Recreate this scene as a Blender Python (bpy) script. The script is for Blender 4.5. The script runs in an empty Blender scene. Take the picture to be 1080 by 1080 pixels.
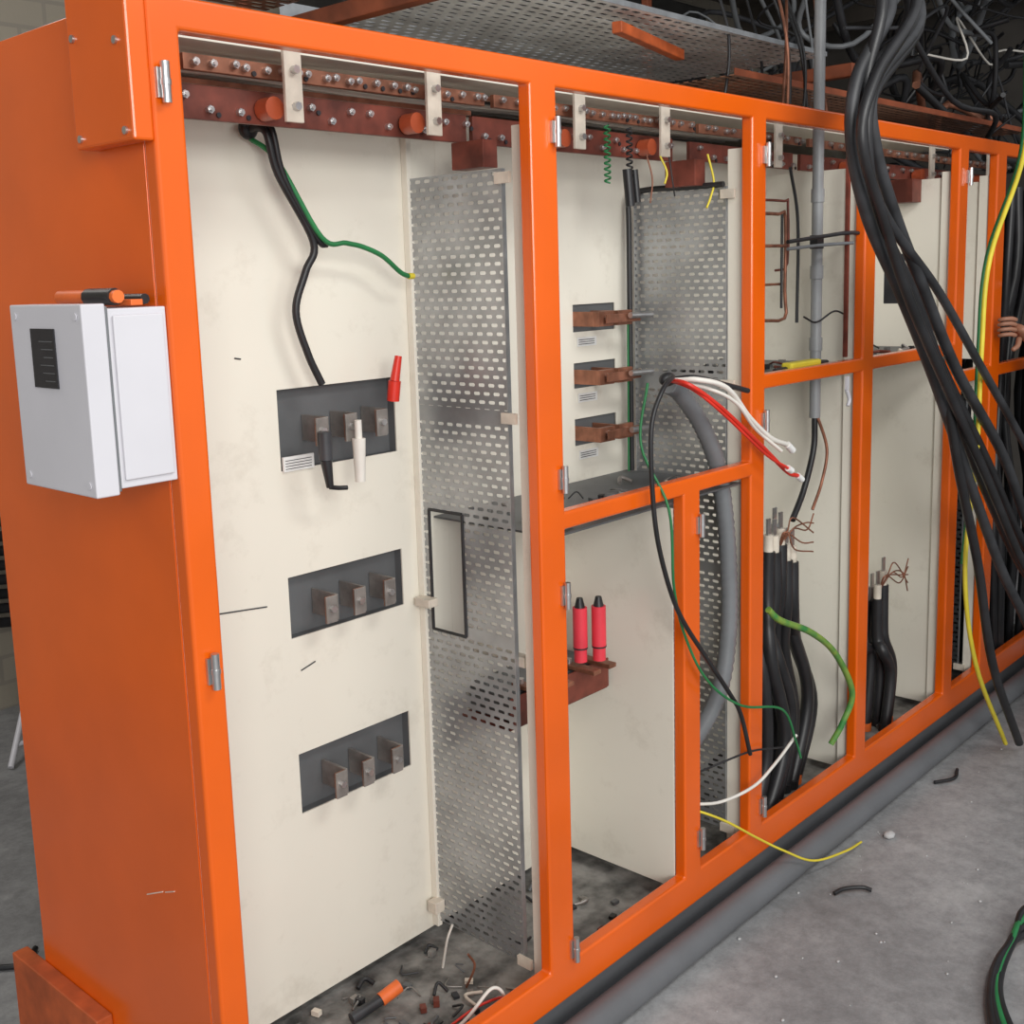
import bpy, math, random
from mathutils import Vector, Matrix
random.seed(7)
scene=bpy.context.scene
try:
    scene.view_settings.view_transform='Standard'
except Exception: pass

# ------------------------------------------------------------ materials
MATS={}
def mat(name,col,rough=0.5,metal=0.0,var=0.08,vscale=6.0,bump=0.0,bscale=60.0,coat=0.0,col2=None,detail=4):
    if name in MATS: return MATS[name]
    m=bpy.data.materials.new(name); m.use_nodes=True
    nt=m.node_tree; N=nt.nodes; L=nt.links
    p=N['Principled BSDF']
    p.inputs['Roughness'].default_value=rough; p.inputs['Metallic'].default_value=metal
    if coat: p.inputs['Coat Weight'].default_value=coat; p.inputs['Coat Roughness'].default_value=0.15
    tc=N.new('ShaderNodeTexCoord'); nz=N.new('ShaderNodeTexNoise'); nz.inputs['Scale'].default_value=vscale; nz.inputs['Detail'].default_value=detail
    L.new(tc.outputs['Object'],nz.inputs['Vector'])
    cr=N.new('ShaderNodeValToRGB'); cr.color_ramp.elements[0].position=0.35; cr.color_ramp.elements[1].position=0.68
    a=[c*(1-var) for c in col]; b=[min(1,c*(1+var)) for c in col] if col2 is None else col2
    cr.color_ramp.elements[0].color=(*a,1); cr.color_ramp.elements[1].color=(*b,1)
    L.new(nz.outputs['Fac'],cr.inputs['Fac']); L.new(cr.outputs['Color'],p.inputs['Base Color'])
    if bump:
        n2=N.new('ShaderNodeTexNoise'); n2.inputs['Scale'].default_value=bscale; n2.inputs['Detail'].default_value=5
        L.new(tc.outputs['Object'],n2.inputs['Vector'])
        bp=N.new('ShaderNodeBump'); bp.inputs['Strength'].default_value=bump; bp.inputs['Distance'].default_value=0.01
        L.new(n2.outputs['Fac'],bp.inputs['Height']); L.new(bp.outputs['Normal'],p.inputs['Normal'])
    MATS[name]=m; return m

def perf_mat(name,col,axes,rough=0.45,metal=0.7,pu=0.030,pv=0.019,half=0.0065,r=0.0042,bands=()):
    m=mat(name,col,rough,metal,0.18,9)
    nt=m.node_tree; N=nt.nodes; L=nt.links
    p=N['Principled BSDF']; out=[n for n in N if n.type=='OUTPUT_MATERIAL'][0]
    tc=N.new('ShaderNodeTexCoord'); s=N.new('ShaderNodeSeparateXYZ'); L.new(tc.outputs['Object'],s.inputs[0])
    def M(op,a,b=None,c=None):
        n=N.new('ShaderNodeMath'); n.operation=op
        for i,v in enumerate((a,b,c)):
            if v is None: continue
            if isinstance(v,(int,float)): n.inputs[i].default_value=v
            else: L.new(v,n.inputs[i])
        return n.outputs[0]
    U=s.outputs[axes[0]]; V=s.outputs[axes[1]]
    v=M('DIVIDE',V,pv); row=M('FLOOR',v); st=M('MULTIPLY',M('FLOORED_MODULO',row,2.0),0.5)
    u=M('ADD',M('DIVIDE',U,pu),st)
    fu=M('SUBTRACT',M('FRACT',M('ADD',u,100.0)),0.5); fv=M('SUBTRACT',M('FRACT',M('ADD',v,100.0)),0.5)
    dx=M('MAXIMUM',M('SUBTRACT',M('MULTIPLY',M('ABSOLUTE',fu),pu),half),0.0); dz=M('MULTIPLY',fv,pv)
    d=M('SQRT',M('ADD',M('MULTIPLY',dx,dx),M('MULTIPLY',dz,dz)))
    hole=M('LESS_THAN',d,r)
    for (b0,b1) in bands:
        inb=M('MULTIPLY',M('GREATER_THAN',V,b0),M('LESS_THAN',V,b1))
        hole=M('MULTIPLY',hole,M('SUBTRACT',1.0,inb))
    tr=N.new('ShaderNodeBsdfTransparent'); mx=N.new('ShaderNodeMixShader')
    L.new(hole,mx.inputs[0]); L.new(p.outputs[0],mx.inputs[1]); L.new(tr.outputs[0],mx.inputs[2]); L.new(mx.outputs[0],out.inputs['Surface'])
    return m

def scuffed(name,col,dirt,rough=0.4):
    m=mat(name,col,rough,0,0.03,1.5)
    nt=m.node_tree;N=nt.nodes;L=nt.links;p=N['Principled BSDF']
    old=p.inputs['Base Color'].links[0].from_socket
    tc=N.new('ShaderNodeTexCoord')
    nz=N.new('ShaderNodeTexNoise'); nz.inputs['Scale'].default_value=9; nz.inputs['Detail'].default_value=9; nz.inputs['Roughness'].default_value=.7
    L.new(tc.outputs['Object'],nz.inputs['Vector'])
    cr=N.new('ShaderNodeValToRGB'); cr.color_ramp.elements[0].position=0.55; cr.color_ramp.elements[1].position=0.85
    cr.color_ramp.elements[0].color=(0,0,0,1); cr.color_ramp.elements[1].color=(.5,.5,.5,1)
    L.new(nz.outputs['Fac'],cr.inputs[0])
    mx=N.new('ShaderNodeMix'); mx.data_type='RGBA'; L.new(cr.outputs[0],mx.inputs[0]); L.new(old,mx.inputs[6]); mx.inputs[7].default_value=(*dirt,1)
    L.new(mx.outputs[2],p.inputs['Base Color'])
    return m

orange=mat('orange_paint',(0.80,0.118,0.002),0.26,0,0.07,3,coat=0.4)
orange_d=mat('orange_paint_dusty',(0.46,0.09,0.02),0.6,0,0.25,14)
cream=scuffed('cream_paint',(0.82,0.785,0.685),(0.50,0.45,0.36),0.26)
galv=mat('galvanised_steel',(0.42,0.44,0.46),0.4,0.7,0.15,20)
steel=mat('bright_steel',(0.6,0.6,0.6),0.3,0.9,0.1,30)
stab=mat('tinned_bar',(0.30,0.28,0.26),0.45,0.5,0.2,25)
greyplate=mat('grey_recess',(0.13,0.135,0.14),0.5,0.2,0.12,8)
maroon=mat('painted_busbar',(0.17,0.042,0.027),0.5,0.2,0.45,14)
copper=mat('aged_copper',(0.30,0.125,0.075),0.45,0.5,0.35,22)
rust=mat('rust_orange',(0.26,0.065,0.025),0.6,0.1,0.35,8)
strapw=mat('insulator_white',(0.70,0.63,0.53),0.5,0,0.15,20)
insul=mat('insulator_orange',(0.42,0.08,0.03),0.4,0,0.1,20)
blk=mat('black_rubber',(0.018,0.018,0.02),0.42,0,0.3,10)
blkg=mat('black_grey_rubber',(0.035,0.036,0.04),0.5,0,0.4,10)
white=mat('white_plastic',(0.66,0.65,0.69),0.35,0,0.03,5)
whitew=mat('white_insulation',(0.75,0.72,0.66),0.5,0,0.08,12)
red=mat('red_plastic',(0.65,0.03,0.015),0.4,0,0.1,12)
pink=mat('red_sleeve',(0.75,0.045,0.07),0.5,0,0.1,12)
green=mat('green_insulation',(0.02,0.19,0.06),0.45,0,0.15,12)
yellow=mat('yellow_insulation',(0.75,0.62,0.05),0.45,0,0.1,12)
gy=mat('green_yellow_insulation',(0.05,0.26,0.06),0.45,0,0.1,18,col2=(0.28,0.38,0.06))
greyc=mat('grey_conduit',(0.17,0.18,0.19),0.45,0,0.1,10)
pvc=mat('pvc_grey',(0.30,0.31,0.32),0.4,0,0.1,10)
greypipe=mat('floor_pipe_grey',(0.145,0.15,0.16),0.5,0,0.08,5,bump=0.05)
dirtfloor=mat('dirty_sheet',(0.14,0.135,0.125),0.8,0,0.5,14,bump=0.3,col2=(0.30,0.29,0.27))
paper=mat('paper_label',(0.8,0.8,0.78),0.6,0,0.03,40)
ink=mat('label_ink',(0.02,0.02,0.025),0.4,0,0.1,40)
cable_orange=mat('orange_sleeve',(0.8,0.16,0.03),0.5,0,0.1,20)
darkback=mat('backdrop_dark',(0.03,0.028,0.026),.7,0,.4,4)  # near-black tone for the added backdrop box

# ------------------------------------------------------------ builder
class B:
    def __init__(s,name): s.n=name; s.v=[]; s.f=[]; s.fm=[]; s.sm=[]; s.mats=[]
    def mi(s,m):
        if m not in s.mats: s.mats.append(m)
        return s.mats.index(m)
    def add(s,vs,fs,m,smooth=False):
        o=len(s.v); s.v+= [tuple(v) for v in vs]; k=s.mi(m)
        for f in fs: s.f.append([i+o for i in f]); s.fm.append(k); s.sm.append(smooth)
    def box(s,x0,x1,y0,y1,z0,z1,m,R=None,c=None):
        vs=[Vector((x,y,z)) for x in (x0,x1) for y in (y0,y1) for z in (z0,z1)]
        if R is not None:
            c=Vector(c) if c is not None else Vector(((x0+x1)/2,(y0+y1)/2,(z0+z1)/2))
            vs=[R@(v-c)+c for v in vs]
        s.add(vs,[(0,1,3,2),(4,6,7,5),(0,4,5,1),(2,3,7,6),(0,2,6,4),(1,5,7,3)],m)
    def cyl(s,p0,p1,r,m,n=12,r1=None):
        p0=Vector(p0);p1=Vector(p1); d=(p1-p0).normalized(); r1=r if r1 is None else r1
        a=d.orthogonal().normalized(); b=d.cross(a)
        vs=[p0+(a*math.cos(t)+b*math.sin(t))*r for t in [2*math.pi*i/n for i in range(n)]]
        vs+=[p1+(a*math.cos(t)+b*math.sin(t))*r1 for t in [2*math.pi*i/n for i in range(n)]]
        s.add(vs,[(i,(i+1)%n,n+(i+1)%n,n+i) for i in range(n)],m,True)
        s.add(vs[:n],[tuple(range(n))[::-1]],m); s.add(vs[n:],[tuple(range(n))],m)
    def hexn(s,p,d,r,h,m):
        p=Vector(p); s.cyl(p,p+Vector(d)*h,r,m,6)
    def tube(s,pts,r,m,n=8,sub=7,corr=0.0,ends=True):
        P=[Vector(p) for p in pts]
        if len(P)>2:
            Q=[2*P[0]-P[1]]+P+[2*P[-1]-P[-2]]; C=[]
            for i in range(1,len(Q)-2):
                p0,p1,p2,p3=Q[i-1:i+3]
                for k in range(sub):
                    t=k/sub
                    C.append(0.5*((2*p1)+(p2-p0)*t+(2*p0-5*p1+4*p2-p3)*t*t+(3*p1-p0-3*p2+p3)*t**3))
            C.append(P[-1])
        else: C=P
        d=(C[1]-C[0]).normalized(); a=d.orthogonal().normalized(); vs=[]
        for i,c in enumerate(C):
            if i<len(C)-1: nd=(C[i+1]-C[i])
            else: nd=C[i]-C[i-1]
            if i>0: nd=(nd.normalized()+(C[i]-C[i-1]).normalized())
            if nd.length<1e-9: nd=d
            nd=nd.normalized(); a=(a-nd*a.dot(nd)).normalized(); b=nd.cross(a); d=nd
            rr=r*(1+(corr if i%2 else 0))
            vs+=[c+(a*math.cos(2*math.pi*j/n)+b*math.sin(2*math.pi*j/n))*rr for j in range(n)]
        fs=[]
        for i in range(len(C)-1):
            for j in range(n):
                fs.append((i*n+j,i*n+(j+1)%n,(i+1)*n+(j+1)%n,(i+1)*n+j))
        s.add(vs,fs,m,True)
        if ends:
            s.add(vs[:n],[tuple(range(n))[::-1]],m); s.add(vs[-n:],[tuple(range(n))],m)
    def sphere(s,c,r,m,sc=(1,1,1),n=16,k=10):
        c=Vector(c); vs=[];fs=[]
        for i in range(k+1):
            th=math.pi*i/k
            for j in range(n):
                ph=2*math.pi*j/n
                vs.append(c+Vector((r*sc[0]*math.sin(th)*math.cos(ph),r*sc[1]*math.sin(th)*math.sin(ph),r*sc[2]*math.cos(th))))
        for i in range(k):
            for j in range(n): fs.append((i*n+j,(i+1)*n+j,(i+1)*n+(j+1)%n,i*n+(j+1)%n))
        s.add(vs,fs,m,True)
    def grid(s,a,b,solid,d0,d1,axis,m):
        """plate with rectangular openings. axis='Y' -> a along X, b along Z; axis='X' -> a along Y"""
        na,nb=len(a),len(b)
        def P(i,j,d):
            return (a[i],d,b[j]) if axis=='Y' else (d,a[i],b[j])
        vs=[P(i,j,d) for d in (d0,d1) for i in range(na) for j in range(nb)]
        I=lambda i,j,k:k*na*nb+i*nb+j
        S=[[solid((a[i]+a[i+1])/2,(b[j]+b[j+1])/2) for j in range(nb-1)] for i in range(na-1)]
        g=lambda i,j: 0<=i<na-1 and 0<=j<nb-1 and S[i][j]
        fs=[]
        for i in range(na-1):
            for j in range(nb-1):
                if not S[i][j]: continue
                fs.append((I(i,j,0),I(i+1,j,0),I(i+1,j+1,0),I(i,j+1,0)))
                fs.append((I(i,j,1),I(i,j+1,1),I(i+1,j+1,1),I(i+1,j,1)))
                if not g(i-1,j): fs.append((I(i,j,0),I(i,j+1,0),I(i,j+1,1),I(i,j,1)))
                if not g(i+1,j): fs.append((I(i+1,j,0),I(i+1,j,1),I(i+1,j+1,1),I(i+1,j+1,0)))
                if not g(i,j-1): fs.append((I(i,j,0),I(i,j,1),I(i+1,j,1),I(i+1,j,0)))
                if not g(i,j+1): fs.append((I(i,j+1,0),I(i+1,j+1,0),I(i+1,j+1,1),I(i,j+1,1)))
        s.add(vs,fs,m)
    def done(s,parent=None,bevel=0.0,seg=2):
        me=bpy.data.meshes.new(s.n); me.from_pydata(s.v,[],s.f)
        for m in s.mats: me.materials.append(m)
        for p,k,q in zip(me.polygons,s.fm,s.sm): p.material_index=k; p.use_smooth=q
        me.validate(); me.update()
        o=bpy.data.objects.new(s.n,me); scene.collection.objects.link(o)
        if bevel:
            import bmesh
            bm=bmesh.new(); bm.from_mesh(me); bmesh.ops.delete(bm,geom=[v for v in bm.verts if not v.link_faces],context='VERTS')
            bmesh.ops.recalc_face_normals(bm,faces=bm.faces); bm.to_mesh(me); bm.free()
            md=o.modifiers.new('bevel','BEVEL'); md.width=bevel; md.segments=seg; md.limit_method='ANGLE'; md.angle_limit=math.radians(50)
        if parent: o.parent=parent
        return o
def empty(name):
    e=bpy.data.objects.new(name,None); scene.collection.objects.link(e); e.empty_display_size=.1; return e

# ------------------------------------------------------------ room
def concrete():
    m=mat('concrete_floor',(0.27,0.27,0.275),0.65,0,0.12,1.3,bump=0.10,bscale=45,col2=(0.38,0.38,0.385),detail=9)
    nt=m.node_tree;N=nt.nodes;L=nt.links;p=N['Principled BSDF'];old=p.inputs['Base Color'].links[0].from_socket
    tc=N.new('ShaderNodeTexCoord'); v=N.new('ShaderNodeTexNoise'); v.inputs['Scale'].default_value=16; v.inputs['Detail'].default_value=10; v.inputs['Roughness'].default_value=.8
    L.new(tc.outputs['Object'],v.inputs['Vector']); cr=N.new('ShaderNodeValToRGB'); cr.color_ramp.elements[0].position=.38; cr.color_ramp.elements[0].color=(.75,.75,.75,1); cr.color_ramp.elements[1].position=.62; cr.color_ramp.elements[1].color=(1.15,1.15,1.15,1)
    L.new(v.outputs['Fac'],cr.inputs[0]); mx=N.new('ShaderNodeMix'); mx.data_type='RGBA'; mx.blend_type='MULTIPLY'; mx.inputs[0].default_value=1
    L.new(old,mx.inputs[6]); L.new(cr.outputs[0],mx.inputs[7])
    # white dust
    d=N.new('ShaderNodeTexNoise'); d.inputs['Scale'].default_value=2.6; d.inputs['Detail'].default_value=12; d.inputs['Roughness'].default_value=.72
    L.new(tc.outputs['Object'],d.inputs['Vector']); c2=N.new('ShaderNodeValToRGB'); c2.color_ramp.elements[0].position=.56; c2.color_ramp.elements[0].color=(0,0,0,1); c2.color_ramp.elements[1].position=.72; c2.color_ramp.elements[1].color=(.5,.5,.5,1)
    L.new(d.outputs['Fac'],c2.inputs[0]); m2=N.new('ShaderNodeMix'); m2.data_type='RGBA'; L.new(c2.outputs[0],m2.inputs[0]); L.new(mx.outputs[2],m2.inputs[6]); m2.inputs[7].default_value=(.55,.55,.54,1)
    L.new(m2.outputs[2],p.inputs['Base Color']); return m
def brick():
    m=mat('painted_brick',(0.62,0.56,0.45),0.8,0,0.1,5,bump=0.1)
    nt=m.node_tree;N=nt.nodes;L=nt.links;p=N['Principled BSDF']
    tc=N.new('ShaderNodeTexCoord'); mp=N.new('ShaderNodeMapping'); mp.inputs['Rotation'].default_value=(math.pi/2,0,0)
    b=N.new('ShaderNodeTexBrick'); b.inputs['Scale'].default_value=2.2; b.inputs['Color1'].default_value=(.34,.30,.24,1); b.inputs['Color2'].default_value=(.31,.275,.22,1); b.inputs['Mortar'].default_value=(.27,.24,.20,1)
    L.new(tc.outputs['Object'],mp.inputs[0]); L.new(mp.outputs[0],b.inputs['Vector']); L.new(b.outputs['Color'],p.inputs['Base Color']); return m
f=B('floor'); f.box(-5,8,-6,3.2,-.1,0,concrete()); f.done()
w=B('wall_back'); w.box(-5,8,3.2,3.35,0,3.7,brick()); w.done()
w=B('wall_right'); w.box(8,8.15,-6,3.35,0,3.7,mat('dark_wall',(0.10,0.09,0.08),0.8)); w.done()
c=B('ceiling'); cm=mat('dark_ceiling',(0.10,0.085,0.07),0.9,0,0.4,2)
c.box(-5,8,-.4,3.35,3.7,3.8,cm)
for x in (-1,1,3,5,7): c.box(x,x+.15,-.4,3.2,3.45,3.7,cm)
c.done()

# ------------------------------------------------------------ cabinet
cab=empty('electrical_switchboard_cabinet')
POSTS=((0,.055),(.858,.942),(1.728,1.80),(2.39,2.465),(3.11,3.19),(3.47,3.56),(4.3,4.4))
xs=sorted([v for p in POSTS for v in p]+[1.405,1.48])
zs=[.10,.19,1.215,1.255,1.335,1.38,1.445,1.485,2.15,2.20]
def sol(x,z):
    if z<.19 or z>2.15: return True
    for a,b in POSTS:
        if a<x<b: return True
    if 1.405<x<1.48 and z<1.255: return True
    if .942<x<1.728 and 1.215<z<1.255: return True
    if 1.80<x<3.11 and 1.445<z<1.485: return True
    if 3.19<x<4.3 and 1.335<z<1.38: return True
    return False
fr=B('frame'); fr.grid(xs,zs,sol,0,.034,'Y',orange); fr.done(cab,.006,3)
sd=B('side_panel'); sd.box(0,.003,.0345,.67,.10,2.2,orange)
for p,q in (((-.0008,.16,.715),(-.0008,.215,.69)),((-.0008,.12,.73),(-.0008,.15,.718))): sd.tube([p,q],.0012,strapw,5)
sd.done(cab,.001)
sd=B('rear_and_roof'); sd.box(.003,3.56,.665,.67,.1,2.2,cream); sd.box(.003,3.56,.22,.665,2.192,2.2,cream); sd.done(cab)
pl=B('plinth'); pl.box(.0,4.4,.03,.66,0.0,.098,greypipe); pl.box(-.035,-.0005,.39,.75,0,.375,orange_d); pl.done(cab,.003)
tb=B('side_terminal_cover'); tb.box(-.035,-.0005,-.0,.175,1.985,2.30,orange)
for y,z in ((.02,2.0),(.155,2.0),(.155,2.15),(.04,2.26),(.03,2.13)): tb.cyl((-.035,y,z),(-.039,y,z),.006,steel)
tb.done(cab,.004)
fl=B('bay_floor'); fl.box(.004,4.396,.035,.664,.099,.106,dirtfloor); fl.done(cab)
bp=B('back_panel_main')
X=[.004,.50,.835,.995]; Z=[.135,.588,.729,.997,1.135,1.37,1.545,2.15]
bp.grid(X,Z,lambda x,z: not(.5<x<.835 and (.588<z<.729 or .997<z<1.135 or 1.37<z<1.545)),.42,.424,'Y',cream)
X=[.9955,1.5,1.69,1.80]; Z=[.135,1.295,1.37,1.455,1.525,1.61,1.685,2.15]
bp.grid(X,Z,lambda x,z: not(1.5<x<1.69 and (1.295<z<1.37 or 1.455<z<1.525 or 1.61<z<1.685)),.42,.424,'Y',cream)
bp.box(1.8005,3.47,.42,.424,.135,2.15,cream)
bp.done(cab)
rc=B('breaker_recess')
for (a,b) in ((.588,.729),(.997,1.135),(1.37,1.545)):
    rc.box(.49,.845,.447,.45,a-.01,b+.01,greyplate)
    rc.box(.49,.4995,.425,.447,a-.01,b+.01,greyplate); rc.box(.8355,.845,.425,.447,a-.01,b+.01,greyplate)
    rc.box(.4995,.8355,.425,.447,b+.0005,b+.01,greyplate); rc.box(.4995,.8355,.425,.447,a-.01,a-.0005,greyplate)
for (a,b) in ((1.295,1.37),(1.455,1.525),(1.61,1.685)): rc.box(1.49,1.70,.427,.45,a-.01,b+.01,greyplate)
rc.done(cab)
pt=B('partition_panels')
for x in (.905,1.758,2.415,3.14,3.49):
    pt.box(x-.012,x+.02,.0345,.085 if x<2 else .07,.12,2.08,cream)
pt.box(1.405,1.409,.0345,.419,.15,1.18,cream)
pt.box(2.413,2.417,.071,.419,.13,2.06,cream)
pt.box(3.138,3.142,.071,.419,.13,2.06,cream)
pt.box(3.488,3.492,.071,.419,1.4,2.06,cream)
pt.box(.885,.90,.40,.4195,.14,2.10,cream)
pt.done(cab,.0015)
sh=B('shelves')
sh.box(.945,1.735,.035,.419,1.19,1.195,greyplate); sh.box(1.79,2.405,.035,.419,1.465,1.47,greyplate); sh.box(2.44,3.12,.035,.419,1.465,1.47,greyplate); sh.box(3.18,3.47,.035,.419,1.35,1.355,greyplate)
sh.done(cab)
hg=B('hinges')
for x,z in ((.018,2.07),(.03,1.15),(.93,2.06),(.93,1.33),(.93,1.07),(.935,.22),(1.47,1.13),(1.47,.28),(1.79,2.06),(1.79,1.36),(1.79,.25),(2.455,2.06),(3.18,2.06)):
    hg.cyl((x,-.012,z-.03),(x,-.012,z+.03),.007,steel,10); hg.cyl((x,-.012,z-.004),(x,-.012,z+.004),.0082,steel,10)
    hg.box(x-.011,x+.011,-.006,-.0003,z-.022,z+.022,steel)
hg.done(cab)

# perforated panels
pm=perf_mat('perforated_galvanised',(0.38,0.39,0.40),(1,2),0.33,0.65,bands=((1.445,1.475),(.93,.945)),half=.006,r=.0040)
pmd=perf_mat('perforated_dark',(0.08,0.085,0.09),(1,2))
def perf(name,x,y0,y1,z0,z1,m,hole=None):
    b=B(name)
    if hole:
        ya,yb,za,zb=hole
        b.grid([y0,ya,yb,y1],[z0,za,zb,z1],lambda y,z: not(ya<y<yb and za<z<zb),x,x+.0015,'X',m)
        b.tube([(x-.001,ya,za),(x-.001,yb,za)],.004,blk); b.tube([(x-.001,ya,zb),(x-.001,yb,zb)],.004,blk)
        b.tube([(x-.001,ya,za),(x-.001,ya,zb)],.004,blk); b.tube([(x-.001,yb,za),(x-.001,yb,zb)],.004,blk)
    else: b.box(x,x+.0015,y0,y1,z0,z1,m)
    b.box(x-.0005,x+.012,y0-.002,y0,z0,z1,galv); b.box(x-.0005,x+.012,y1,y1+.002,z0,z1,galv)
    for z in (z0+.006,1.46,z1-.02) : 
        if z<z1: b.box(x-.009,x+.0,y0-.03,y0+.012,z-.012,z+.012,strapw)
    b.done()
perf('perforated_mesh_panel',.893,.118,.415,.155,1.995,pm,(.27,.38,.93,1.225))
perf('perforated_mesh_panel',1.742,.088,.385,.17,1.985,pm)
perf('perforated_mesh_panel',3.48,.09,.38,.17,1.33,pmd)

# busbars
bb=B('copper_busbar_set')
def bar(x0,x1,y0,y1,z0,z1,m,step,ph=0):
    bb.box(x0,x1,y0,y1,z0,z1,m); x=x0+step*.6+ph
    while x<x1:
        zc=(z0+z1)/2+random.choice((-.012,.010) if z1-z0>.04 else (0,.003)); bb.hexn((x,y0,zc),(0,-1,0),.0075,.009,steel); bb.cyl((x,y0-.009,zc),(x,y0-.014,zc),.004,steel,8)
        if random.random()<.4: bb.cyl((x+.02,y0-.0005,zc-.008),(x+.02,y0-.003,zc-.008),.005,ink,8)
        x+=step*random.choice((1,1,.6,1.3))
bar(.07,.93,.25,.262,2.062,2.122,maroon,.05)
bar(.2,.96,.22,.232,2.140,2.168,copper,.036)
bb.box(.2,.96,.262,.30,2.125,2.135,copper)
bar(.95,1.735,.25,.262,2.062,2.122,maroon,.055)
bar(.99,1.80,.22,.232,2.140,2.168,copper,.04)
bar(1.82,2.40,.25,.262,2.07,2.12,maroon,.07); bar(1.82,2.40,.22,.232,2.14,2.165,copper,.06); bar(2.45,4.2,.25,.262,2.07,2.12,maroon,.08); bar(2.45,4.2,.22,.232,2.14,2.165,copper,.07)
bb.box(.875,.92,.15,.245,2.0,2.058,maroon); bb.box(1.69,1.74,.15,.245,1.99,2.058,maroon); bb.box(3.05,3.125,.14,.245,1.98,2.06,maroon)
for x in (.41,.772,1.255,1.61,2.20,2.75,3.33,3.9):
    bb.box(x-.02,x+.02,.186,.194,2.062,2.196,strapw)
    for z in (2.09,2.155): bb.hexn((x,.186,z),(0,-1,0),.008,.012,steel)
    bb.cyl((x-.028,.245,2.088),(x-.028,.21,2.088),.021,insul,14)
bb.done(bevel=.0012)
b=B('roof_cavity_wires')
for i in range(6): 
    y=.3+.05*i; b.tube([(.1,y,2.165),(.4,y+.02,2.18),(.8,y-.02,2.165),(1.3,y,2.178),(1.8,y,2.17),(2.4,y,2.18)],.006,random.choice([blk,greyc,whitew,copper]),6,4)
b.done()

def terminals(name,cx,z0,z1,zt):
    b=B(name)
    for i,x in enumerate(cx):
        b.box(x-.004,x+.003,.36,.446,zt-.03,zt+.028,stab)
        b.box(x-.034,x-.0045,.355,.360,zt-.032,zt+.028,stab)
        b.box(x-.0335,x-.0045,.3605,.363,zt-.032,zt+.028,copper)
        b.hexn((x-.019,.355,zt),(0,-1,0),.008,.008,steel)
        b.box(x+.0035,x+.008,.37,.44,zt-.025,zt+.02,copper)
    b.done(bevel=.001)
for z0,z1,zt in ((.588,.729,.655),(.997,1.135,1.062),(1.37,1.545,1.455)):
    terminals('breaker_terminal',(.585,.665,.755),z0,z1,zt)
lb=B('breaker_label'); lb.box(.503,.585,.414,.4195,1.368,1.400,paper)
for i in range(4): lb.box(.508,.578,.4135,.414,1.373+i*.006,1.3745+i*.006,ink)
for z in (1.57,1.415,1.255):
    lb.box(1.515,1.60,.417,.4195,z,z+.025,paper)
    for i in range(3): lb.box(1.52,1.59,.4165,.417,z+.005+i*.006,z+.007+i*.006,ink)
lb.done()
for z in (1.333,1.49,1.648):
    b=B('copper_lug_terminal')
    for i in range(2):
        b.box(1.50+i*.085,1.565+i*.085,.33,.345,z-.022,z+.018,copper); b.box(1.50+i*.085,1.508+i*.085,.345,.4265,z-.022,z+.018,copper)
        b.hexn((1.535+i*.085,.33,z),(0,-1,0),.010,.012,steel)
    b.cyl((1.60,.30,z+.004),(1.70,.30,z+.002),.008,steel,10); b.box(1.515,1.67,.315,.32,z-.014,z+.010,copper)
    b.done(bevel=.001)

b=B('black_cable_lug'); b.cyl((.555,.335,1.455),(.555,.335,1.395),.015,blkg); b.cyl((.555,.335,1.395),(.562,.335,1.335),.013,blk,12,.008); b.tube([(.562,.335,1.335),(.585,.335,1.33),(.605,.33,1.328)],.005,blk); b.done()
b=B('white_taped_cable_end'); b.cyl((.648,.335,1.47),(.648,.335,1.425),.008,whitew); b.cyl((.648,.335,1.43),(.645,.333,1.335),.015,whitew,12,.011); b.done()
b=B('red_insulating_sleeve'); b.cyl((.762,.345,1.50),(.765,.34,1.545),.014,red); b.cyl((.765,.34,1.545),(.775,.335,1.60),.011,red,12,.008); b.done()

b=B('black_control_cable')
b.tube([(.45,.40,2.072),(.46,.35,2.067),(.485,.35,1.985),(.565,.35,1.852),(.548,.36,1.79),(.525,.37,1.71),(.55,.37,1.62),(.583,.37,1.553)],.0085,blk)
b.tube([(.45,.40,2.082),(.468,.345,2.077),(.495,.345,1.98),(.572,.345,1.858),(.60,.35,1.845)],.007,blk); b.sphere((.452,.395,2.075),.022,blk,(1,.6,1)); b.done()
b=B('earth_cable'); b.tube([(.455,.40,2.06),(.485,.35,2.01),(.575,.335,1.86),(.64,.335,1.848),(.69,.34,1.84),(.75,.345,1.82),(.80,.345,1.785),(.83,.35,1.775)],.0055,green); b.tube([(.83,.35,1.775),(.845,.35,1.775)],.007,yellow); b.done()
b=B('panel_scratch_marks'); 
for p,q in (((.30,.4185,1.10),(.44,.4185,1.085)),((.40,.4185,1.62),(.415,.4185,1.617)),((.52,.4185,.92),(.56,.4185,.93))): b.tube([p,q],.0016,blkg,5)
b.done()

# bay 2 details
b=B('black_earth_strip_cable'); b.tube([(1.735,.09,1.99),(1.733,.2,1.99),(1.732,.34,1.992),(1.72,.385,1.97),(1.715,.385,1.85),(1.715,.385,1.2)],.008,blk); b.tube([(1.705,.385,1.66),(1.70,.385,1.2)],.003,green); b.done()
b=B('cable_sleeves_red')
for x,y in ((1.27,.23),(1.31,.20)):
    b.cyl((x,y,.812),(x,y,.92),.019,pink,14); b.cyl((x,y,.775),(x,y,.81),.017,pink,14); b.cyl((x,y,.92),(x,y,.945),.014,blk,12,.008); b.cyl((x,y,.81),(x,y,.814),.0195,blk,14)
b.done()
b=B('lower_busbar_bracket')
b.box(1.0,1.395,.24,.415,.665,.67,maroon); b.box(1.0,1.395,.235,.24,.67,.75,maroon); b.box(1.04,1.39,.26,.41,.67,.745,greyplate)
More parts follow.
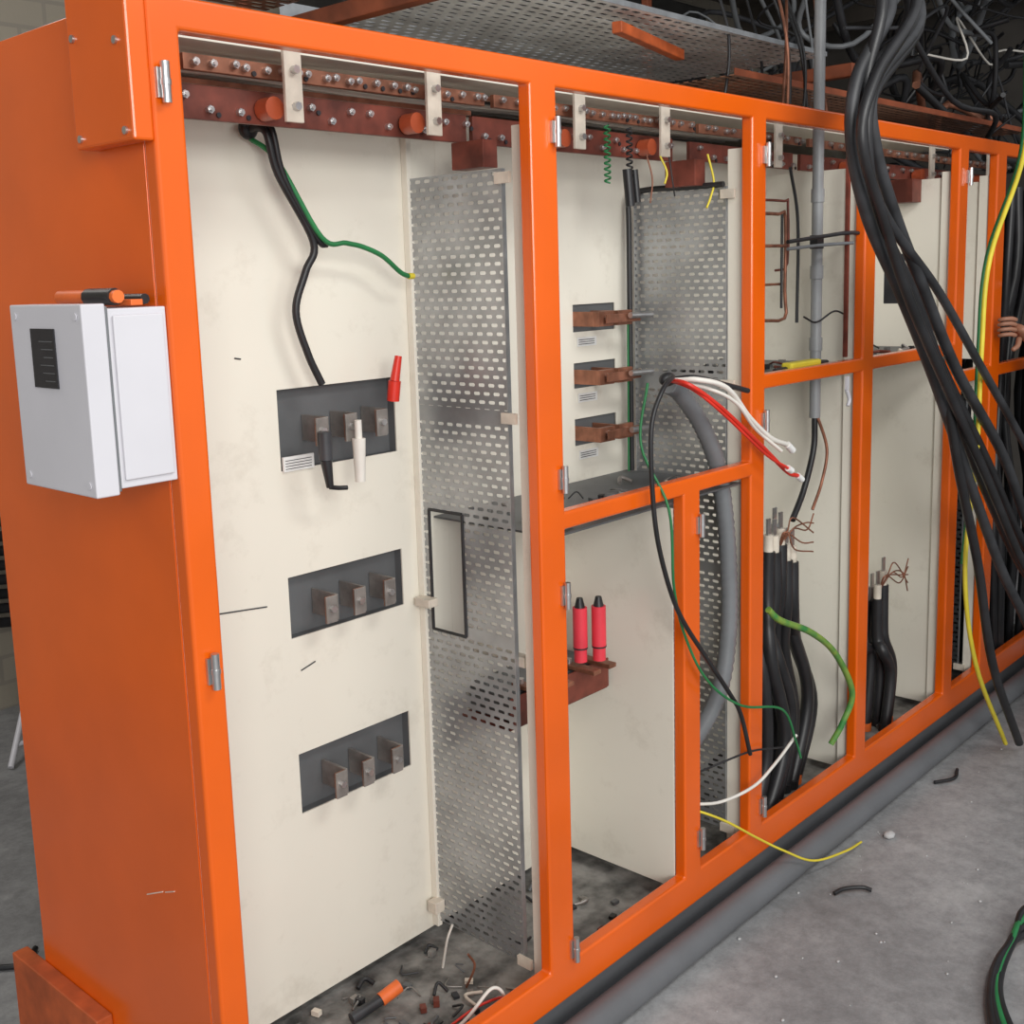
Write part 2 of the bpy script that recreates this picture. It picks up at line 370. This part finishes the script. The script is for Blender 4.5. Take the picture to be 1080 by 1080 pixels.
for x in (1.08,1.16,1.27,1.335): b.box(x-.015,x+.015,.175,.29,.75,.762,copper); b.hexn((x,.27,.762),(0,0,1),.009,.012,steel)
b.done(bevel=.002)
b=B('panel_standoff_bracket')
b.box(.905,.93,.10,.26,.885,.91,strapw); b.box(.86,.892,.36,.41,.99,1.01,strapw); b.box(.86,.892,.38,.41,.19,.22,strapw); b.done(bevel=.002)

b=B('corrugated_conduit')
b.tube([(1.49,.10,1.48),(1.54,.10,1.455),(1.62,.085,1.36),(1.67,.07,1.25),(1.695,.062,1.12),(1.712,.059,.95),(1.712,.059,.78),(1.68,.065,.62),(1.63,.10,.5),(1.57,.14,.42)],.022,greyc,12,14,corr=.12); b.done()
b=B('loose_wires')
b.sphere((1.44,.07,1.50),.018,blk,(1.6,1,1))
s0=(1.43,.06,1.50)
b.tube([s0,(1.36,.0,1.515),(1.27,-.03,1.49),(1.225,-.03,1.40),(1.235,-.03,1.2),(1.274,-.03,1.06),(1.34,-.03,.93),(1.438,-.04,.80),(1.56,-.04,.66),(1.63,-.03,.58),(1.68,-.03,.45)],.006,blk)
b.tube([(1.34,.06,1.50),(1.31,.06,1.35),(1.31,-.02,1.2),(1.33,-.02,1.0),(1.38,-.02,.86),(1.45,-.04,.73),(1.60,-.05,.62),(1.80,-.06,.55),(1.90,-.05,.42),(1.93,-.05,.36)],.0035,green)
b.tube([s0,(1.42,-.01,1.49),(1.528,-.03,1.425),(1.714,-.04,1.303),(1.85,-.04,1.215),(1.91,-.04,1.195)],.006,red)
b.tube([s0,(1.44,-.01,1.475),(1.54,-.04,1.40),(1.70,-.06,1.285),(1.80,-.07,1.235)],.004,red)
b.tube([s0,(1.46,-.01,1.50),(1.56,-.03,1.47),(1.667,-.03,1.385),(1.76,-.04,1.32),(1.85,-.04,1.29)],.007,whitew)
b.tube([s0,(1.50,-.01,1.475),(1.60,-.03,1.43),(1.70,-.03,1.35),(1.80,-.05,1.28)],.005,whitew)
b.tube([s0,(1.46,.0,1.505),(1.56,-.02,1.48),(1.66,-.03,1.455)],.007,blk)
b.cyl((1.85,-.04,1.29),(1.88,-.04,1.27),.010,paper); b.cyl((1.91,-.04,1.195),(1.935,-.04,1.18),.009,paper); b.cyl((1.80,-.07,1.235),(1.82,-.07,1.225),.009,paper)
b.tube([(1.46,.02,.36),(1.56,-.02,.30),(1.70,-.04,.20),(1.80,-.07,.13),(1.92,-.1,.06),(2.08,-.12,.03),(2.20,-.115,.01)],.0035,yellow)
b.tube([(1.50,.04,.35),(1.58,.0,.34),(1.70,-.03,.35),(1.80,-.04,.385),(1.92,-.04,.43)],.0045,whitew)
b.tube([(1.50,.06,.42),(1.6,.03,.43),(1.72,-.01,.44),(1.86,-.03,.41)],.003,blk)
b.done()
b=B('spring_coil_wires')
for x,m in ((1.33,green),(1.42,blk)):
    pts=[(x+.008*math.cos(k*1.57),.165+.008*math.sin(k*1.57),2.12-k*.0035) for k in range(40)]
    b.tube(pts,.0025,m,5,2)
b.tube([(1.56,.17,2.06),(1.575,.16,2.02),(1.565,.16,1.99)],.0025,yellow); b.tube([(1.72,.13,2.07),(1.735,.12,2.0),(1.72,.12,1.96),(1.70,.12,1.93)],.003,yellow)
b.tube([(1.50,.17,2.06),(1.51,.16,2.0),(1.50,.16,1.94)],.002,copper); b.tube([(1.60,.17,2.06),(1.60,.16,2.0),(1.61,.16,1.96)],.002,blk)
b.cyl((1.41,.165,2.02),(1.415,.16,1.93),.012,blk); b.cyl((1.44,.165,2.02),(1.445,.16,1.94),.009,blk); b.done()

# vertical conduit and bay 3 items
b=B('vertical_pvc_conduit'); b.cyl((2.335,.13,1.30),(2.335,.13,3.44),.017,pvc,16)
for z in (1.98,1.75,1.53): b.cyl((2.335,.13,z-.02),(2.335,.13,z+.02),.020,pvc,16)
b.tube([(2.335,.13,1.30),(2.33,.13,1.2),(2.27,.13,1.08),(2.18,.12,1.0)],.010,blk); b.tube([(2.33,.12,1.31),(2.36,.10,1.2),(2.33,.10,1.1),(2.27,.10,1.02)],.005,copper); b.done()
b=B('small_copper_rail_wires')
b.tube([(1.95,.12,1.92),(2.08,.12,1.92),(2.12,.12,1.91),(2.12,.12,1.70),(2.12,.12,1.62),(1.98,.12,1.62)],.005,copper,6,3)
b.tube([(1.98,.14,1.96),(2.15,.14,1.96),(2.17,.14,1.95),(2.17,.14,1.78),(2.10,.14,1.76)],.004,maroon,6,3)
b.tube([(1.95,.12,1.83),(2.12,.12,1.83)],.005,copper,6); b.tube([(1.95,.13,1.72),(2.12,.13,1.72)],.004,copper,6); b.tube([(2.10,.12,1.92),(2.10,.12,1.65)],.004,blk,6)
b.tube([(2.25,.15,1.6),(2.25,.15,1.9),(2.2,.15,2.06)],.005,blk,6)
b.box(2.355,2.368,.04,.05,1.49,2.09,maroon); b.tube([(2.08,.09,1.84),(2.25,.07,1.855),(2.37,.03,1.865),(2.50,-.01,1.85)],.006,blk); b.tube([(2.08,.09,1.82),(2.25,.07,1.83),(2.37,.03,1.835)],.005,greyc)
b.box(2.25,2.29,.085,.11,1.82,1.86,blkg)
b.tube([(2.20,.10,1.62),(2.28,.10,1.60),(2.35,.08,1.63),(2.385,.06,1.62)],.003,blk)
b.done()
b=B('yellow_hand_tool'); b.box(2.02,2.20,.04,.075,1.471,1.497,yellow); b.box(2.20,2.26,.045,.07,1.473,1.49,blk); b.box(1.95,2.02,.05,.065,1.475,1.487,blk); b.done(bevel=.006)
def bundle(name,x0,z0,n,base,y=.12,spread=.05,r=.014,seed=1,bulge=0.1,tsp=.022):
    random.seed(seed); b=B(name)
    for i in range(n):
        dx=(i-(n-1)/2); xb=base+dx*spread; yb=y+random.uniform(-.03,.07)
        zt=z0+random.uniform(-.04,.05); xt=x0+dx*tsp; yt=y+(.0 if i%2 else .05)
        b.tube([(xt,yt,zt),(xt+random.uniform(-.01,.01),yt,zt-.15),(xt+dx*.012+random.uniform(0,bulge)*.4,yb,zt*.6+.05),(xb+random.uniform(.2,1)*bulge,yb,.34+random.uniform(-.04,.04)),(xb,yb,.107)],r,blk,10)
        b.cyl((xt,yt,zt),(xt,yt,zt+.05),r*.7,strapw if i%2 else steel,10); b.box(xt-.009,xt+.009,yt-.003,yt+.003,zt+.05,zt+.10,steel)
        b.cyl((xb,yb,.107),(xb,yb,.135),r*1.15,cable_orange if i%3==0 else blk,10)
    for k in range(5):
        a=random.uniform(0,6.28); b.tube([(x0,y,z0+.03),(x0+.03*math.cos(a),y-.03,z0+.09),(x0+.10*abs(math.cos(a)),y-.04,z0+.05*math.sin(a)+.08),(x0+.14,y-.04,z0+.0+.03*k)],.0025,random.choice([copper,blk,copper]),5)
    b.done()
bundle('black_power_cable_bundle',2.08,.90,10,2.09,.11,.038,.021,3,.12,.018)
bundle('black_power_cable_bundle',2.84,.60,5,2.88,.13,.035,.020,5,.04)
bundle('black_power_cable_bundle',3.34,.9,2,3.34,.14,.035,.017,6,.03)
b=B('earth_cable'); b.tube([(1.86,.02,.81),(1.914,.01,.766),(2.08,.0,.69),(2.24,.0,.58),(2.36,.0,.42),(2.34,.02,.32),(2.31,.045,.25)],.010,gy); b.done()
b=B('white_plastic_strip'); b.box(2.265,2.28,-.01,-.003,1.40,1.44,white); b.tube([(2.27,-.006,1.40),(2.29,-.006,1.37),(2.28,-.006,1.35)],.006,white); b.done()
b=B('control_relay'); b.box(2.70,2.75,.03,.08,1.64,1.80,blkg); b.box(2.705,2.745,.025,.03,1.67,1.72,greyplate); b.done(bevel=.004)

random.seed(31); b=B('dense_cable_loom')
for i in range(34):
    x=random.uniform(3.62,4.25); y=random.uniform(.05,.40); m=random.choice([blk,blk,blkg,blk])
    b.tube([(x,y,2.05),(x+random.uniform(-.05,.05),y,1.7),(x+random.uniform(-.08,.08),y+random.uniform(-.03,.1),1.2),(x+random.uniform(-.08,.08),y,.7),(x,y,.11)],random.choice([.012,.017,.02]),m,7,5)
b.done()

# hanging foreground cables
b=B('hanging_black_cables')
base=[(1.975,2.43),(1.796,2.226),(1.77,2.068),(1.868,1.886),(2.076,1.689),(2.32,1.437),(2.598,1.117),(2.93,.746),(3.183,.516)]
def hang(off,dy,r,tail,m=blkg):
    pts=[(base[0][0]+off[0]+.35,.2+dy,2.9),(base[0][0]+off[0]+.1,-.1+dy,2.65)]
    for (x,z),o in zip(base,off): pts.append((x+o,-.25+dy,z))
    pts+=tail; b.tube(pts,r,m,10)
hang([0]*9,0,.0165,[(3.35,-.30,.25),(3.42,-.40,.03)])
hang([.14,.115,.105,.085,.10,.09,.11,.18,.25],.01,.0165,[(3.52,-.36,.22),(3.56,-.48,.03)],blk)
hang([.25,.16,.20,.24,.23,.25,.40,.44],.03,.0165,[(3.52,-.36,.45),(3.60,-.50,.03)])
hang([-.08,.03,.04,.055,.03,.03,-.08],-.01,.015,[(2.72,-.25,.80),(2.86,-.26,.43),(3.19,-.25,.04)],blk)
hang([.06,.02,-.03,.0,-.05,-.03,.04,.1,.18],-.04,.014,[(3.46,-.35,.2),(3.5,-.5,.03)],blk)
hang([.3,.22,.14,.14,.16,.2,.3,.38],.05,.015,[(3.48,-.36,.4),(3.50,-.56,.03)],blk)
hang([.2,.07,.08,.16,.30,.42,.6],.02,.013,[(3.45,-.36,.70),(3.52,-.62,.03)],blkg)
b.done()
b=B('hanging_earth_cable'); P=[(3.3,-.15,2.5),(3.14,-.2,2.125),(2.865,-.2,1.78),(2.82,-.2,1.484),(2.81,-.2,1.145),(2.744,-.2,.777),(2.87,-.2,.418),(3.2,-.2,.02)]
b.tube(P,.008,yellow); b.tube([(p[0]+.05,p[1]+.03,p[2]) for p in P[:6]],.006,green); b.done()

random.seed(21); b=B('overhead_cable_tangle')
for i in range(75):
    m=random.choice([blk,blk,blk,blkg,blkg,blk,greyc,whitew if i%3==0 else blk,copper if i%3==0 else blk])
    x=random.uniform(2.9,5.2); y=random.uniform(.05,1.4); z=random.uniform(2.3,3.2); pts=[]
    for k in range(6):
        pts.append((x,max(y,-.1),min(3.4,max(z,2.24)))); x+=random.uniform(-.05,.5); y+=random.uniform(-.2,.2); z+=random.uniform(-.3,.3)
    b.tube(pts,random.choice([.008,.012,.018,.005]),m,6,6)
for i in range(5): b.tube([(3.1+.1*i,-.05+.05*i,3.4),(3.4,0+.05*i,3.0+.05*i),(3.9,.1,2.85+.05*i),(4.8,.2,2.85)],.018,whitew,8)
b.done()
b=B('overhead_thin_wires')
for i in range(9):
    x=random.uniform(2.1,2.9); y=random.uniform(.1,.6)
    b.tube([(x,y,2.2),(x+random.uniform(-.08,.08),y,2.45),(x+random.uniform(-.12,.2),y+.1,2.8),(x+random.uniform(-.2,.3),y+.1,3.4)],.005,random.choice([blk,greyc,copper,blk]),6)
b.done()
tm=perf_mat('perforated_tray_steel',(0.88,0.86,0.84),(0,1),0.4,0.0,.05,.036,.010,.0075)
tmr=perf_mat('perforated_tray_rusty',(0.30,0.14,0.085),(0,1),0.6,0.2,.045,.032,.011,.0075)
b=B('cable_tray'); b.box(1.05,2.75,.32,1.05,2.46,2.462,tm); b.box(1.05,2.75,.318,.32,2.46,2.475,galv); b.box(1.05,2.75,1.05,1.052,2.46,2.52,galv); b.done()
b=B('cable_tray'); b.box(2.1,4.6,.28,.75,2.33,2.332,tmr); b.box(2.1,4.6,.278,.28,2.33,2.35,rust); b.box(2.1,4.6,.75,.752,2.33,2.36,rust); b.done()
b=B('cable_tray'); b.box(.3,1.04,.45,1.1,2.50,2.502,tmr); b.box(.3,1.04,.448,.45,2.5,2.52,rust); b.done()
b=B('tray_support_channel')
for x in (1.0,2.9): b.box(x,x+.04,.3,1.15,2.41,2.455,rust)
for x in (1.0,2.9): b.box(x,x+.03,1.15,1.18,2.3,3.44,rust)
b.box(1.62,2.12,.40,.43,2.40,2.43,orange_d,Matrix.Rotation(.25,3,'Z')); b.done(bevel=.003)
b=B('dark_backdrop'); b.box(2.6,5.6,2.6,3.0,0,3.40,darkback); b.box(2.6,5.6,2.56,2.599,2.3,2.36,rust); b.done(bevel=.01)  # dark box added as a backdrop, keeps the area behind the cables dark

b=B('floor_conduit_pipe'); b.tube([(-.2,-.045,.04),(2,-.045,.04),(5,-.045,.04)],.038,greypipe,18); b.done()

e=empty('wall_mounted_control_box')
b=B('body'); b.box(-.098,-.001,.006,.222,1.470,1.740,white); b.box(-.092,-.008,.001,.0055,1.482,1.730,white); b.done(e,.006,3)
b=B('lid'); b.box(-.142,-.104,.0,.228,1.462,1.748,white); b.box(-.1035,-.0985,.003,.225,1.466,1.744,greyc); b.done(e,.008,3)
b=B('corner_screws')
for y in (.018,.21):
    for z in (1.48,1.73): b.cyl((-.1425,y,z),(-.144,y,z),.006,white)
b.box(-.1445,-.1425,.0845,.160,1.622,1.712,ink)
for i in range(6):
    b.box(-.1449,-.1445,.092,.122+(i%3)*.006,1.632+i*.012,1.6335+i*.012,greyplate)
b.done(e,.0)
b=B('screwdriver'); b.cyl((-.07,.03,1.757),(-.07,.11,1.757),.013,blk,10); b.cyl((-.07,.11,1.757),(-.07,.20,1.757),.011,cable_orange,10); b.cyl((-.07,.03,1.757),(-.07,.02,1.757),.010,cable_orange,10); b.box(-.05,-.03,.02,.18,1.743,1.752,cable_orange); b.cyl((-.02,.03,1.752),(-.02,.16,1.752),.008,blk,10); b.done(bevel=.001)

# debris
random.seed(5); b=B('cable_scraps')
areas=[(.42,.86,.06,.40,.108,44),(.97,1.37,.06,.40,.108,32),(1.85,2.3,.06,.4,.108,20),(2.5,3.0,.06,.4,.108,25),(.97,1.65,.06,.38,1.197,30),(1.83,2.3,.10,.38,1.472,30),(2.47,3.0,.06,.38,1.472,30)]
for x0,x1,y0,y1,z,n in areas:
    for i in range(n):
        x=random.uniform(x0,x1); y=random.uniform(y0,y1); a=random.uniform(0,6.28); l=random.uniform(.015,.045); r=random.choice([.002,.004,.006,.003])
        m=random.choice([blk,blk,blkg,maroon,stab,stab,greyplate,greyplate,strapw,dirtfloor,dirtfloor])
        q=(max(x0,min(x1,x+l*math.cos(a))),max(y0,min(y1,y+l*math.sin(a)))); q2=(max(x0,min(x1,x+l*math.cos(a+.9)*1.3)),max(y0,min(y1,y+l*math.sin(a+.9)*1.3)))
        if random.random()<.55: b.tube([(x,y,z+r),(q[0],q[1],z+r+random.uniform(0,.015)),(q2[0],q2[1],z+r)],r,m,6,4)
        else: b.box(x-.010,x+.010,y-.007,y+.007,z,z+.006+random.uniform(0,.010),m,Matrix.Rotation(a,3,'Z'))
b.done()
b=B('floor_wires')
b.tube([(.60,.10,.12),(.66,.08,.15),(.72,.06,.2),(.75,.05,.17),(.74,.06,.115)],.004,whitew); b.tube([(.62,.12,.12),(.70,.08,.16),(.78,.06,.15),(.80,.06,.112)],.003,red)
b.tube([(.80,.30,.112),(.79,.27,.20),(.80,.26,.24)],.003,whitew); b.tube([(.78,.2,.112),(.79,.18,.17),(.77,.18,.21)],.003,copper)
b.cyl((.60,.30,.13),(.65,.29,.145),.016,cable_orange); b.cyl((.52,.31,.12),(.60,.30,.13),.013,blkg)
b.done()
b=B('cable_offcut'); b.tube([(1.876,-.187,.008),(1.91,-.20,.012),(1.95,-.235,.012),(1.96,-.26,.008)],.006,blk); b.done()
b=B('cable_offcut'); b.tube([(2.75,-.12,.008),(2.82,-.16,.01),(2.9,-.14,.008)],.006,blk); b.done()
b=B('cable_offcut'); b.tube([(.12,1.35,.008),(.2,1.28,.01),(.26,1.33,.008)],.008,blk); b.done()
b=B('floor_cable_loop')
for k in range(4): b.tube([(2.4+.03*k,-.95,.012),(2.05+.02*k,-.70+.01*k,.02+.012*k),(1.85+.03*k,-.66,.03),(1.65+.02*k,-.70,.02),(1.45+.03*k,-.80,.012)],.010,blk if k!=2 else green,8)
b.done()
random.seed(9); b=B('concrete_rubble')
for i in range(70):
    x=random.uniform(.9,3.2); y=random.uniform(-1.0,-.09); s_=random.uniform(.002,.005) if i else .018
    if not i: x,y=2.3,-.16
    b.sphere((x,y,s_*.5),s_,mat('rubble_grey',(0.5,0.5,0.5),.9),(1.3,1,.6),7,5)
b.done()
b=B('white_folding_trestle')
b.tube([(.75,2.55,.012),(.95,2.75,.28)],.012,white); b.tube([(1.15,2.6,.012),(.95,2.75,.28)],.012,white); b.tube([(.80,2.6,.07),(1.1,2.63,.07)],.010,white); b.tube([(.95,2.75,.28),(1.0,2.4,.28)],.012,white); b.done()
b=B('wall_cables')
for i in range(8): b.tube([(.2+.06*i,2.9,2.2),(.3+.05*i,2.9,1.3),(.5+.04*i,2.95,1.0-.04*i),(1.0,3.0,.85-.06*i),(1.6,3.05,.9-.03*i)],.022,blk)
b.done()

# ------------------------------------------------------------ electrician (mostly beyond the frame edge)
man=empty('electrician')
cloth=mat('dark_workwear',(0.02,0.022,0.03),.85,0,.3,30,bump=.3,bscale=30); skin_m=mat('skin',(0.34,0.16,0.10),.5,0,.06,20); hair=mat('hair',(0.015,0.01,0.008),.7)
def skinned(name,verts,edges,rad,m,root=0,lv=2):
    me=bpy.data.meshes.new(name); me.from_pydata(verts,edges,[]); o=bpy.data.objects.new(name,me); scene.collection.objects.link(o)
    md=o.modifiers.new('skin','SKIN'); md.use_smooth_shade=True
    for i,r in enumerate(rad): me.skin_vertices[0].data[i].radius=(r,r) if not isinstance(r,tuple) else r
    me.skin_vertices[0].data[root].use_root=True
    s=o.modifiers.new('sub','SUBSURF'); s.levels=lv; s.render_levels=lv
    me.materials.append(m); o.parent=man; return o
cx,cy=3.90,-.26
V=[(cx,cy,.95),(cx-.02,cy+.02,1.15),(cx-.05,cy+.05,1.38),(cx-.06,cy+.06,1.47),
 (cx-.22,cy+.02,1.42),(3.70,-.22,1.24),(3.585,-.13,1.46),
 (cx+.12,cy+.09,1.42),(cx+.2,cy+.12,1.18),(cx+.14,-.02,1.3),
 (cx-.1,cy,.88),(cx-.12,cy+.0,.50),(cx-.13,cy-.03,.09),(cx-.13,cy+.07,.05),
 (cx+.1,cy,.88),(cx+.12,cy+.02,.50),(cx+.13,cy-.03,.09),(cx+.13,cy+.07,.05)]
E=[(0,1),(1,2),(2,3),(2,4),(4,5),(5,6),(2,7),(7,8),(8,9),(0,10),(10,11),(11,12),(12,13),(0,14),(14,15),(15,16),(16,17)]
Rr=[.15,.14,.16,.08,.075,.055,.038,.075,.055,.038,.10,.07,.045,.045,.10,.07,.045,.045]
skinned('body',V,E,Rr,cloth)
hd=B('head'); hc=Vector((cx-.09,cy+.09,1.66))
hd.sphere(hc,.10,skin_m,(.8,.95,1.18)); hd.cyl(hc+Vector((.01,-.01,-.17)),hc+Vector((0,0,-.05)),.055,skin_m)
hd.sphere(hc+Vector((0,-.015,.03)),.104,hair,(.82,.93,1.0)); hd.sphere(hc+Vector((0,.098,-.01)),.014,skin_m,(.8,1.2,1.3))
for sx in (-1,1):
    hd.sphere(hc+Vector((sx*.082,-.005,-.01)),.022,skin_m,(.35,.8,1.3)); hd.sphere(hc+Vector((sx*.03,.088,.015)),.010,white); hd.sphere(hc+Vector((sx*.03,.096,.015)),.005,ink)
hd.sphere(hc+Vector((0,.088,-.055)),.018,mat('lips',(.4,.12,.1),.5),(1.1,.3,.3)); hd.done(man)
hx,hy,hz=3.545,-.075,1.495
skinned('palm',[(3.60,-.125,1.45),(hx+.01,hy-.01,hz),(hx-.035,hy-.0,hz+.03)],[(0,1),(1,2)],[(.026,.026),(.032,.022),(.034,.018)],skin_m)
for i,(dz,l) in enumerate(((.052,.03),(.034,.034),(.014,.032),(-.006,.025))):
    p0=Vector((hx-.035,hy,hz+dz)); 
    skinned('finger_%d'%(i+1),[p0,p0+Vector((-l,.01,.008)),p0+Vector((-l-.018,.035,.006)),p0+Vector((-l-.012,.055,.0))],[(0,1),(1,2),(2,3)],[.0095,.009,.0085,.007],skin_m,0,1)
p0=Vector((hx,hy,hz-.01)); skinned('thumb',[p0,p0+Vector((-.03,-.005,-.035)),p0+Vector((-.055,.008,-.05))],[(0,1),(1,2)],[.012,.011,.009],skin_m,0,1)

# ------------------------------------------------------------ light
w=bpy.data.worlds.new('world'); scene.world=w; w.use_nodes=True
nt=w.node_tree; bg=nt.nodes['Background']; bg.inputs[0].default_value=(0.95,0.97,1.0,1); bg.inputs[1].default_value=0.55
def area(name,loc,tgt,sx,sy,power,col=(1,1,1)):
    l=bpy.data.lights.new(name,'AREA'); l.shape='RECTANGLE'; l.size=sx; l.size_y=sy; l.energy=power; l.color=col
    o=bpy.data.objects.new(name,l); scene.collection.objects.link(o); o.location=loc
    o.rotation_euler=(Vector(tgt)-Vector(loc)).to_track_quat('-Z','Y').to_euler(); return o
area('daylight_area',(-2.2,-5.0,2.8),(1.2,.2,1.0),3,2.4,230,(1,.985,.95))  # added unseen area light for daylight from front left; no opening modelled
area('overhead_fill',(1.2,-1.9,3.4),(1.6,0,1.2),1.6,.5,32,(1,.99,.96))  # added fill light above the front, no lamp fixture here
area('overhead_fill',(-.5,1.9,3.4),(.3,1.9,0),1.2,.4,25,(1,.97,.93))  # added fill light behind the cabinet, also without a fixture

# ------------------------------------------------------------ camera
cd=bpy.data.cameras.new('camera'); co=bpy.data.objects.new('camera',cd); scene.collection.objects.link(co)
Rw=((0.677154917666388,-0.7352092987880968,-0.030471371084054732),(-0.13777199901188625,-0.08599750876222739,-0.9867235199259006),(0.7228278451806461,0.6723627856017953,-0.15952489075156417))
r=Vector(Rw[0]); u=-Vector(Rw[1]); bk=-Vector(Rw[2])
m=Matrix((r,u,bk)).transposed().to_4x4(); m.translation=Vector((-0.96054679,-1.5724793,1.77109682)); co.matrix_world=m
cd.sensor_width=36; cd.lens=1211/1080*36; cd.shift_x=15/1080; cd.shift_y=-54/1080; cd.clip_start=.05
scene.camera=co
